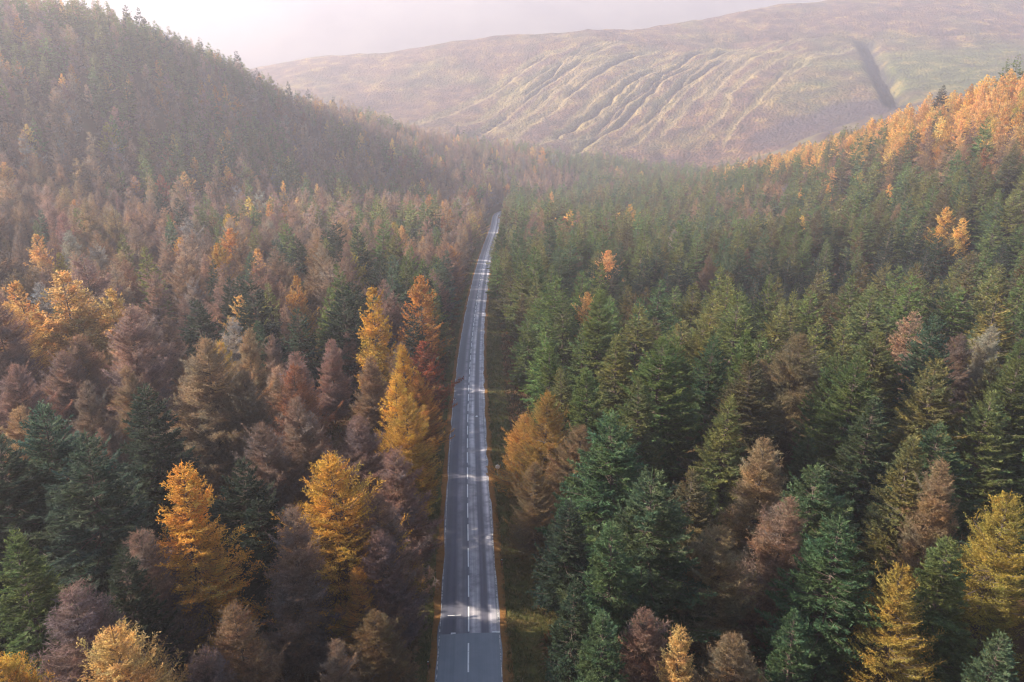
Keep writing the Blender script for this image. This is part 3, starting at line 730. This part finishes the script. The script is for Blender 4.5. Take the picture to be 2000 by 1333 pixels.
def scatter_fill():
    r = np.random.default_rng(21)
    cell = 9.2
    gx, gy = np.meshgrid(np.arange(-640, 640, cell), np.arange(-40, 1020, cell))
    gx = gx + (np.arange(gx.shape[0]) % 2)[:, None] * cell / 2
    x = (gx + r.uniform(-0.42, 0.42, gx.shape) * cell).ravel(); y = (gy + r.uniform(-0.42, 0.42, gy.shape) * cell).ravel()
    dep = y * 0.944 + 40 * 0.33
    k = (np.abs(x) < np.maximum(dep, 0) * 0.80 + 45) & (y < edge_y(x))
    d = x - road_x(y)
    wl = 8.2 + 2.6 * (vnoise(y, y * 0, 13, 31) - 0.4); wr = 10.6 + 4.5 * (vnoise(y, y * 0 + 9, 17, 32) - 0.5)
    # the verge narrows further down the road
    wr = wr - 3.2 * sstep(140, 260, y)
    k &= ~((d > -wl) & (d < wr) & (y < 800))
    k &= ((x / 20.0) ** 2 + (y / 30.0) ** 2) > 1.0
    # small clearings
    k &= ~((vnoise(x, y, 26, 33) > 0.82) & (y > 150) & (x < 0))
    k &= r.random(len(x)) > 0.05
    x, y = x[k], y[k]
    ry = np.arange(28, 430, 6.4); ry = ry + r.uniform(-2, 2, len(ry)); rx = road_x(ry) - r.uniform(8.8, 11.0, len(ry))
    kk = np.array([((x - a) ** 2 + (y - b) ** 2).min() > 4.2 ** 2 for a, b in zip(rx, ry)])
    x = np.r_[x, rx[kk]]; y = np.r_[y, ry[kk]]
    near = np.zeros(len(x), bool)
    for a, b in zip(hx, hy):
        near |= (x - a) ** 2 + (y - b) ** 2 < (6.3 if b < 250 else 5.0) ** 2
    x, y = x[~near], y[~near]
    z = ground_z(x, y)
    rel = z - road_z(y)
    d = x - road_x(y)
    hol = (x > 20) & (x < 150) & (np.abs(y - 203 - (x - 15) * 0.2) < 26); n1 = vnoise(x, y, 42, 41); n2 = vnoise(x, y, 17, 42); n3 = vnoise(x, y, 75, 43)
    u = r.random(len(x)); w = r.random(len(x)); hh = r.normal(0, 1, len(x))
    m = 0.5 * n1 + 0.3 * n2 + 0.2 * n3; u = 0.25 + 0.5 * u
    for i in range(len(x)):
        X, Y, D, RL = x[i], y[i], d[i], rel[i]
        if D < 0:
            if Y < 330:      # larch plantation on the near side of the road, with clumps of spruce
                ps, pg, pr = 0.36 + 1.3 * (m[i] - 0.48), 0.008 + 0.2 * (n2[i] > 0.80), 0.01
                if X < -30 and Y < 75: ps += 0.25
                if -34 < D < 0 and Y < 130: ps -= 0.12
            else:
                ps, pg, pr = 0.33 + 1.3 * (m[i] - 0.48), 0.015 + 0.14 * (n2[i] > 0.74), 0.02
                if RL > 90: ps += 0.15
        else:
            if (RL > 33 and X > 150) or (X > 200 and 500 < Y < 830):      # orange larches near the crest of the eastern slope
                band = max(sstep(33, 52, RL), 0.8 * sstep(500, 580, Y) * sstep(205, 235, X)) * 0.62
                ps, pg, pr = 0.60 - band * 0.75 + 0.9 * (n2[i] - 0.5), 0.06 + band, 0.04
            elif Y > 330:
                ps, pg, pr = 0.68 + 1.2 * (m[i] - 0.48), 0.015, 0.0
            else:
                ps, pg, pr = 0.76 + 0.8 * (m[i] - 0.48), 0.0, 0.0
        ps = min(max(ps, 0.05), 0.95)
        if u[i] < ps: kind = 's'
        elif u[i] < ps + pg: kind = 'g'
        elif u[i] < ps + pg + pr: kind = 'r'
        else: kind = 'b'
        if kind == 's':
            if D < 0: t = ('dark', 'dark', 'blue', 'green', 'olive')[int(w[i] * 5)] if Y < 330 else ('olive', 'green', 'olive', 'olive', 'green')[int(w[i] * 5)]
            else: t = (('teal', 'green', 'green', 'olive', 'blue', 'brownolive') if Y < 110 else ('green', 'olive', 'olive', 'green', 'teal', 'brownolive'))[int(w[i] * 6)]
            if hol[i]: t = 'dark'  # shade of the hollow put into the spruce tint
            h = 20.0 + 3.4 * hh[i]
        elif kind == 'g':
            t = ('gold', 'amber', 'yellow', 'pale')[int(w[i] * 4)] if Y < 330 else ('orange', 'orange', 'pale', 'amber')[int(w[i] * 4)]
            h = 18.0 + 2.3 * hh[i]
        elif kind == 'r':
            t = ('rust', 'amber', 'rust', 'amber')[int(w[i] * 4)]; h = 17.5 + 2.2 * hh[i]
        else:
            t = (('mauve', 'mauve', 'brown', 'tan', 'pink') if Y < 250 else ('pink', 'tan', 'mauve', 'tan', 'pink'))[int(w[i] * 5)] if D < 0 else ('brown', 'tan', 'mauve', 'brown', 'tan')[int(w[i] * 5)]
            if (w[i] * 37) % 1 < 0.05: t = 'grey'
            h = 18.5 + 2.8 * hh[i]
        h *= 0.86 + 0.3 * n3[i]
        # trees stay lower along the road and just under the camera
        if abs(D) < 14: h *= 0.84
        if Y < 45: h = min(h, 17.5)
        put(float(X), float(Y), float(z[i]), float(np.clip(h, 9, 26)), kind, t, False)
scatter_fill()
TX, TY, TZ, TH = (np.array(T[k]) for k in 'xyzh')
DEP, SEEN = in_view(TX, TY, TZ + TH * 0.85)
_, SEEN2 = in_view(TX, TY, TZ + TH * 0.55)
NT = len(TX)
sp_mask = np.array([k == 's' for k in T['kind']]); hero_m = np.array(T['hero'])
order = np.argsort(DEP - 400.0 * (hero_m & (DEP < 300)))
def pick(mask, n):
    idx = [i for i in order if mask[i] and (SEEN[i] or SEEN2[i])]
    return idx[:n]
IND = sorted(pick(sp_mask, 295) + pick(~sp_mask, 295))
ind_set = set(IND)

# ---- words for the labels
ORD = ['zeroth', 'first', 'second', 'third', 'fourth', 'fifth', 'sixth', 'seventh', 'eighth', 'ninth', 'tenth', 'eleventh', 'twelfth', 'thirteenth', 'fourteenth', 'fifteenth', 'sixteenth', 'seventeenth', 'eighteenth', 'nineteenth', 'twentieth']
TENS = {20: 'twenty', 30: 'thirty', 40: 'forty'}
def ordw(n):
    if n <= 20: return ORD[n]
    if n % 10 == 0: return {30: 'thirtieth', 40: 'fortieth', 50: 'fiftieth'}[n]
    return TENS[n // 10 * 10] + '-' + ORD[n % 10]
WORD = {'dark': 'dark green', 'blue': 'blue-green', 'teal': 'bluish green', 'green': 'mid-green', 'olive': 'olive green', 'brownolive': 'brownish green', 'yellow': 'yellow-green', 'gold': 'golden', 'amber': 'amber', 'pale': 'pale gold', 'orange': 'orange', 'red': 'reddish', 'rust': 'rust-brown', 'mauve': 'bare mauve', 'tan': 'bare tan', 'brown': 'bare brown', 'pink': 'bare pinkish', 'grey': 'bare grey'}
bands = {}
for i in IND:
    side = 'left' if TX[i] < road_x(TY[i]) else 'right'
    b = int(np.floor((TY[i] - 52.0) / 5.93)) + 1
    bands.setdefault((side, max(b, 0), bool(sp_mask[i])), []).append(i)
LABEL = {}
for (side, b, s), L_ in bands.items():
    L_.sort(key=lambda i: abs(TX[i] - road_x(TY[i])))
    for n, i in enumerate(L_):
        sp = 'spruce' if s else 'larch'
        size = 'tall ' if TH[i] > 22.5 else ('low ' if TH[i] < 15.5 else '')
        where = f'level with the {ordw(b)} road dash' if b > 0 else 'short of the first road dash'
        LABEL[i] = f"{size}{WORD[T['tint'][i]]} {sp}, {ordw(n + 1)} {sp} {side} of the road, {where}"

# ---- the single trees
SHAPE = {'s': 'spruce', 'g': 'larch', 'r': 'larch', 'b': 'bare'}
def tint_of(i, r):
    c = np.array(TINT['s' if T['kind'][i] == 's' else 'l'][T['tint'][i]])
    if T['kind'][i] == 's' and T['tint'][i] in ('green', 'olive') and TY[i] > 110: c = c * 1.22      # sunlit look of the farther spruces painted into their tint
    c = c * (1 + r.normal(0, 0.10)) * (1 + r.normal(0, 0.05, 3))
    return tuple(np.clip(c, 0.01, 0.7)) + (1.0,)
rt = np.random.default_rng(5)
def plant(i, label):
    kind = SHAPE[T['kind'][i]]; det = 'hi' if DEP[i] < 125 else 'mid'
    v = int(rt.integers(0, 4 if det == 'hi' else 3))
    name = 'spruce_tree' if kind == 'spruce' else 'larch_tree'
    e = bpy.data.objects.new(name, None); e.empty_display_size = 0.5
    link(e); e.location = (TX[i], TY[i], TZ[i])
    s = TH[i] / H0; wv = s * rt.uniform(0.82, 1.16) * (1.06 if T['hero'][i] else 1.0)
    e.scale = (wv, wv, s); e.rotation_euler = (rt.normal(0, 0.03), rt.normal(0, 0.03), rt.uniform(0, 6.283))
    c = tint_of(i, rt)
    for part in ('trunk', 'branches', 'crown'):
        o = bpy.data.objects.new(part, PROTO[(kind, det, v, part)])
        if part == 'crown': o.color = c
        link(o, e)
    tag(e, label, 'spruce' if kind == 'spruce' else 'larch', 'spruces beside the road' if kind == 'spruce' else 'larches beside the road')
    return e
for i in IND: plant(i, LABEL[i])
SPECIAL = [((274.3, 482.8), 'tall dark green spruce alone above the orange larches on the far skyline'),
           ((27.1, 379.9), 'reddish larch with a rounded top well short of the road bend'),
           ((-4.8, 451.6), 'olive green spruce leaning over the verge near the road bend')]
for (sx, sy), lab in SPECIAL:
    i = int(np.argmin((TX - sx) ** 2 + (TY - sy) ** 2))
    if i not in ind_set:
        ind_set.add(i); plant(i, lab)

# ---- the rest of the forest: one mass of each kind
def scatter_group(name, coll, protos, P, rot, scl, idx, tint, label):
    me = bpy.data.meshes.new(name)
    me.vertices.add(len(P)); me.vertices.foreach_set('co', np.asarray(P, np.float32).ravel())
    for a, typ, data in (('rot', 'FLOAT_VECTOR', rot), ('scl', 'FLOAT_VECTOR', scl), ('idx', 'INT', idx), ('tint', 'FLOAT_COLOR', tint)):
        at = me.attributes.new(a, typ, 'POINT')
        at.data.foreach_set({'INT': 'value', 'FLOAT_COLOR': 'color'}.get(typ, 'vector'), np.asarray(data, np.int32 if typ == 'INT' else np.float32).ravel())
    o = link(bpy.data.objects.new(name, me))
    cl = bpy.data.collections.new(coll)
    for n, pm in enumerate(protos):
        po = bpy.data.objects.new('%s_%02d' % (coll, n), pm); cl.objects.link(po)
    ng = bpy.data.node_groups.new(name + '_scatter', 'GeometryNodeTree')
    ng.interface.new_socket('Geometry', in_out='INPUT', socket_type='NodeSocketGeometry')
    ng.interface.new_socket('Geometry', in_out='OUTPUT', socket_type='NodeSocketGeometry')
    gi = ng.nodes.new('NodeGroupInput'); go = ng.nodes.new('NodeGroupOutput')
    ci = ng.nodes.new('GeometryNodeCollectionInfo'); ci.inputs['Collection'].default_value = cl
    ci.inputs['Separate Children'].default_value = True; ci.inputs['Reset Children'].default_value = True
    ip = ng.nodes.new('GeometryNodeInstanceOnPoints'); ip.inputs['Pick Instance'].default_value = True
    def attr(a, t):
        n = ng.nodes.new('GeometryNodeInputNamedAttribute'); n.data_type = t; n.inputs['Name'].default_value = a
        return n.outputs['Attribute']
    ng.links.new(gi.outputs[0], ip.inputs['Points']); ng.links.new(ci.outputs[0], ip.inputs['Instance'])
    ng.links.new(attr('idx', 'INT'), ip.inputs['Instance Index'])
    er = ng.nodes.new('FunctionNodeEulerToRotation'); ng.links.new(attr('rot', 'FLOAT_VECTOR'), er.inputs[0])
    ng.links.new(er.outputs[0], ip.inputs['Rotation']); ng.links.new(attr('scl', 'FLOAT_VECTOR'), ip.inputs['Scale'])
    ng.links.new(ip.outputs[0], go.inputs[0])
    md = o.modifiers.new('scatter', 'NODES'); md.node_group = ng
    return tag(o, label, kind='stuff')

def far_stand(name, want_spruce, label):
    ids = [i for i in range(NT) if i not in ind_set and bool(sp_mask[i]) == want_spruce]
    keys = [('spruce', d, v) for d in ('mid', 'lo') for v in range(3)] if want_spruce else [(k, d, v) for k in ('larch', 'bare') for d in ('mid', 'lo') for v in range(3)]
    kidx = {k: n for n, k in enumerate(keys)}
    P = []; rot = []; scl = []; idx = []; tint = []
    for i in ids:
        kind = SHAPE[T['kind'][i]]; det = 'mid' if DEP[i] < 330 else 'lo'
        P.append((TX[i], TY[i], TZ[i])); rot.append((rt.normal(0, 0.03), rt.normal(0, 0.03), rt.uniform(0, 6.283)))
        s = TH[i] / H0; w = s * rt.uniform(0.8, 1.2); scl.append((w, w, s))
        idx.append(kidx[(kind, det, int(rt.integers(0, 3)))]); tint.append(tint_of(i, rt))
    scatter_group(name, name + '_kinds', [PROTO[k + ('all',)] for k in keys], P, rot, scl, idx, tint, label)
far_stand('spruce_forest', True, 'dense mass of green spruces covering the valley and its slopes')
far_stand('larch_forest', False, 'mass of brown and orange larches mixed through the distant slopes')
print('proto tris', sum(len(m.polygons) for k, m in PROTO.items()), {k[:2]: len(m.polygons) for k, m in PROTO.items() if k[3] == 'crown'}); print('trees', NT, 'single', len(IND), 'max single depth', max(DEP[i] for i in IND if not T['hero'][i]))

# ------------------------------------------------------------------ undergrowth and verge grass
def tuft_mesh(name, n, hgt, spread, width, seed, droop):
    r = np.random.default_rng(seed); V = []
    for k in range(n):
        a = r.uniform(0, 6.283); b = np.array([math.cos(a), math.sin(a), 0]); o = b * r.uniform(0, spread * 0.5)
        h = hgt * r.uniform(0.6, 1.2); w = np.array([-b[1], b[0], 0]) * width
        mid_ = o + b * spread * 0.3 + np.array([0, 0, h * 0.7]); tip = o + b * spread * r.uniform(0.5, 1.1) + np.array([0, 0, h * (1 - droop)])
        V += [o - w + [0, 0, -0.05], o + w + [0, 0, -0.05], mid_ - w, o + w + [0, 0, -0.05], mid_ + w, mid_ - w, mid_ - w, mid_ + w, tip]
    V = np.array(V); F = np.arange(len(V)).reshape(-1, 3)
    return mesh_np(name, V, F, [M_LEAF_I], False, attrs={'tone': ('FACE', 'FLOAT', np.repeat(r.random(n), 3).astype(np.float32))})
def cover(name, protos, n, y0, y1, lat, colours, size, label, seed):
    r = np.random.default_rng(seed)
    ys = y0 + (y1 - y0) * r.random(n) ** 1.5; l = lat(r, n); x = road_x(ys) + l
    z = ground_z(x, ys) + 0.02; c = np.array(colours)[r.integers(0, len(colours), n)] * r.uniform(0.7, 1.3, (n, 1))
    sc_ = r.uniform(*size, n)
    scatter_group(name, name + '_kinds', protos, np.stack([x, ys, z], -1), np.stack([0 * x, 0 * x, r.uniform(0, 6.283, n)], -1), np.stack([sc_, sc_, sc_], -1),
                  r.integers(0, len(protos), n), np.c_[c, np.ones(n)], label)
def lat_verge(r, n):
    right = r.random(n) < 0.72
    return np.where(right, HALF + 0.55 + 7.5 * r.random(n) ** 1.3, -HALF - 0.5 - 3.4 * r.random(n))
def lat_wood(r, n):
    return np.where(r.random(n) < 0.5, HALF + 4.5 + 26 * r.random(n) ** 1.3, -HALF - 2.2 - 26 * r.random(n) ** 1.3)
cover('verge_grass', [tuft_mesh('tuft', 16, 0.34, 0.35, 0.012, 60 + k, 0.15) for k in range(3)], 12000, 25, 420, lat_verge,
      [(.10, .10, .03), (.14, .12, .04), (.20, .15, .06), (.075, .085, .025)], (0.7, 1.6), 'tufts of olive grass growing along the road verges', 71)
cover('bracken', [tuft_mesh('frond', 12, 0.75, 0.9, 0.07, 70 + k, 0.35) for k in range(3)], 7000, 25, 330, lat_wood,
      [(.17, .085, .035), (.12, .065, .03), (.09, .075, .03), (.21, .11, .045)], (0.6, 1.5), 'rusty bracken and brash between the roadside trees', 72)

# ------------------------------------------------------------------ roadside furniture
import bmesh
def bm_obj(name, fn, mat, parent=None, loc=(0, 0, 0)):
    bm = bmesh.new(); fn(bm)
    me = bpy.data.meshes.new(name); bm.to_mesh(me); bm.free(); me.materials.append(mat)
    o = bpy.data.objects.new(name, me); link(o, parent); o.location = loc
    return o
def cyl(bm, r1, r2, z0, z1, seg=12):
    m = bmesh.ops.create_cone(bm, cap_ends=True, segments=seg, radius1=r1, radius2=r2, depth=z1 - z0)
    bmesh.ops.translate(bm, vec=(0, 0, (z0 + z1) / 2), verts=m['verts'])
M_WHITE = mat_plain('white_sign_face', (0.85, 0.85, 0.83), 0.5, var=0.04)
M_GREY = mat_plain('galvanised_steel', (0.30, 0.31, 0.32), 0.5, 0.5, var=0.15)
M_POST = mat_plain('weathered_wood_post', (0.12, 0.07, 0.05), 0.85, nscale=20)
M_RED = mat_plain('red_reflector', (0.5, 0.04, 0.03), 0.35, 0.5, var=0.05)
def road_sign(x, y):
    e = link(bpy.data.objects.new('road_sign', None)); e.location = (x, y, float(ground_z(x, y)))
    bm_obj('post', lambda bm: cyl(bm, 0.038, 0.038, -0.4, 2.1), M_GREY, e)
    def disc(bm):
        cyl(bm, 0.36, 0.36, -0.012, 0.012, 28); bmesh.ops.bevel(bm, geom=[ed for ed in bm.edges if abs(ed.verts[0].co.z - ed.verts[1].co.z) < 1e-5], offset=0.004, segments=1, affect='EDGES')
    d = bm_obj('sign_plate', disc, M_WHITE, e, (0, -0.06, 1.85)); d.rotation_euler = (R(90), 0, R(4))
    for dz in (-0.15, 0.15):
        bm_obj('bracket', lambda bm: bmesh.ops.scale(bm, vec=(0.16, 0.05, 0.03), verts=bmesh.ops.create_cube(bm, size=1)['verts']), M_GREY, e, (0, -0.022, 1.85 + dz))
    return tag(e, 'round white road sign on a grey post in the verge', 'road sign')
road_sign(-2.16, 95.6)
def marker_post(x, y, label):
    e = link(bpy.data.objects.new('marker_post', None)); e.location = (x, y, float(ground_z(x, y)))
    bm_obj('post', lambda bm: cyl(bm, 0.065, 0.05, -0.3, 0.95, 8), M_POST, e)
    bm_obj('cap', lambda bm: cyl(bm, 0.065, 0.02, 0.951, 1.0, 8), M_WHITE, e)
    bm_obj('reflector', lambda bm: bmesh.ops.scale(bm, vec=(0.08, 0.02, 0.14), verts=bmesh.ops.create_cube(bm, size=1)['verts']), M_RED, e, (0, -0.066, 0.75))
    tag(e, label, 'marker post', 'roadside marker posts')
marker_post(-1.2, 71.3, 'short dark marker post at the right road edge below the round sign')
marker_post(-7.9, 53.7, 'short dark marker post at the left road edge near the asphalt seam')
marker_post(-4.3, 123.3, 'short marker post at the right road edge beyond the round sign')

# ------------------------------------------------------------------ haze: one closed box of even, pale air
def haze_box():
    x0, x1, y0, y1, z0, z1 = -4200, 4200, -1100, 5200, -90, 385
    V = [(x, y, z) for z in (z0, z1) for y in (y0, y1) for x in (x0, x1)]
    F = [(0, 2, 3, 1), (4, 5, 7, 6), (0, 1, 5, 4), (2, 6, 7, 3), (0, 4, 6, 2), (1, 3, 7, 5)]
    me = bpy.data.meshes.new('haze'); me.from_pydata(V, [], F)
    m, nt, out = new_mat('haze_air')
    pv = N(nt, 'ShaderNodeVolumePrincipled')
    pv.inputs['Color'].default_value = (0.95, 0.91, 1.0, 1)
    pv.inputs['Density'].default_value = HAZE_DENSITY
    pv.inputs['Anisotropy'].default_value = HAZE_ANISO
    nt.links.new(pv.outputs[0], out.inputs['Volume'])
    me.materials.append(m)
    o = link(bpy.data.objects.new('haze', me))
    return tag(o, 'pale sunlit haze hanging over the valley', kind='stuff')
haze_box()
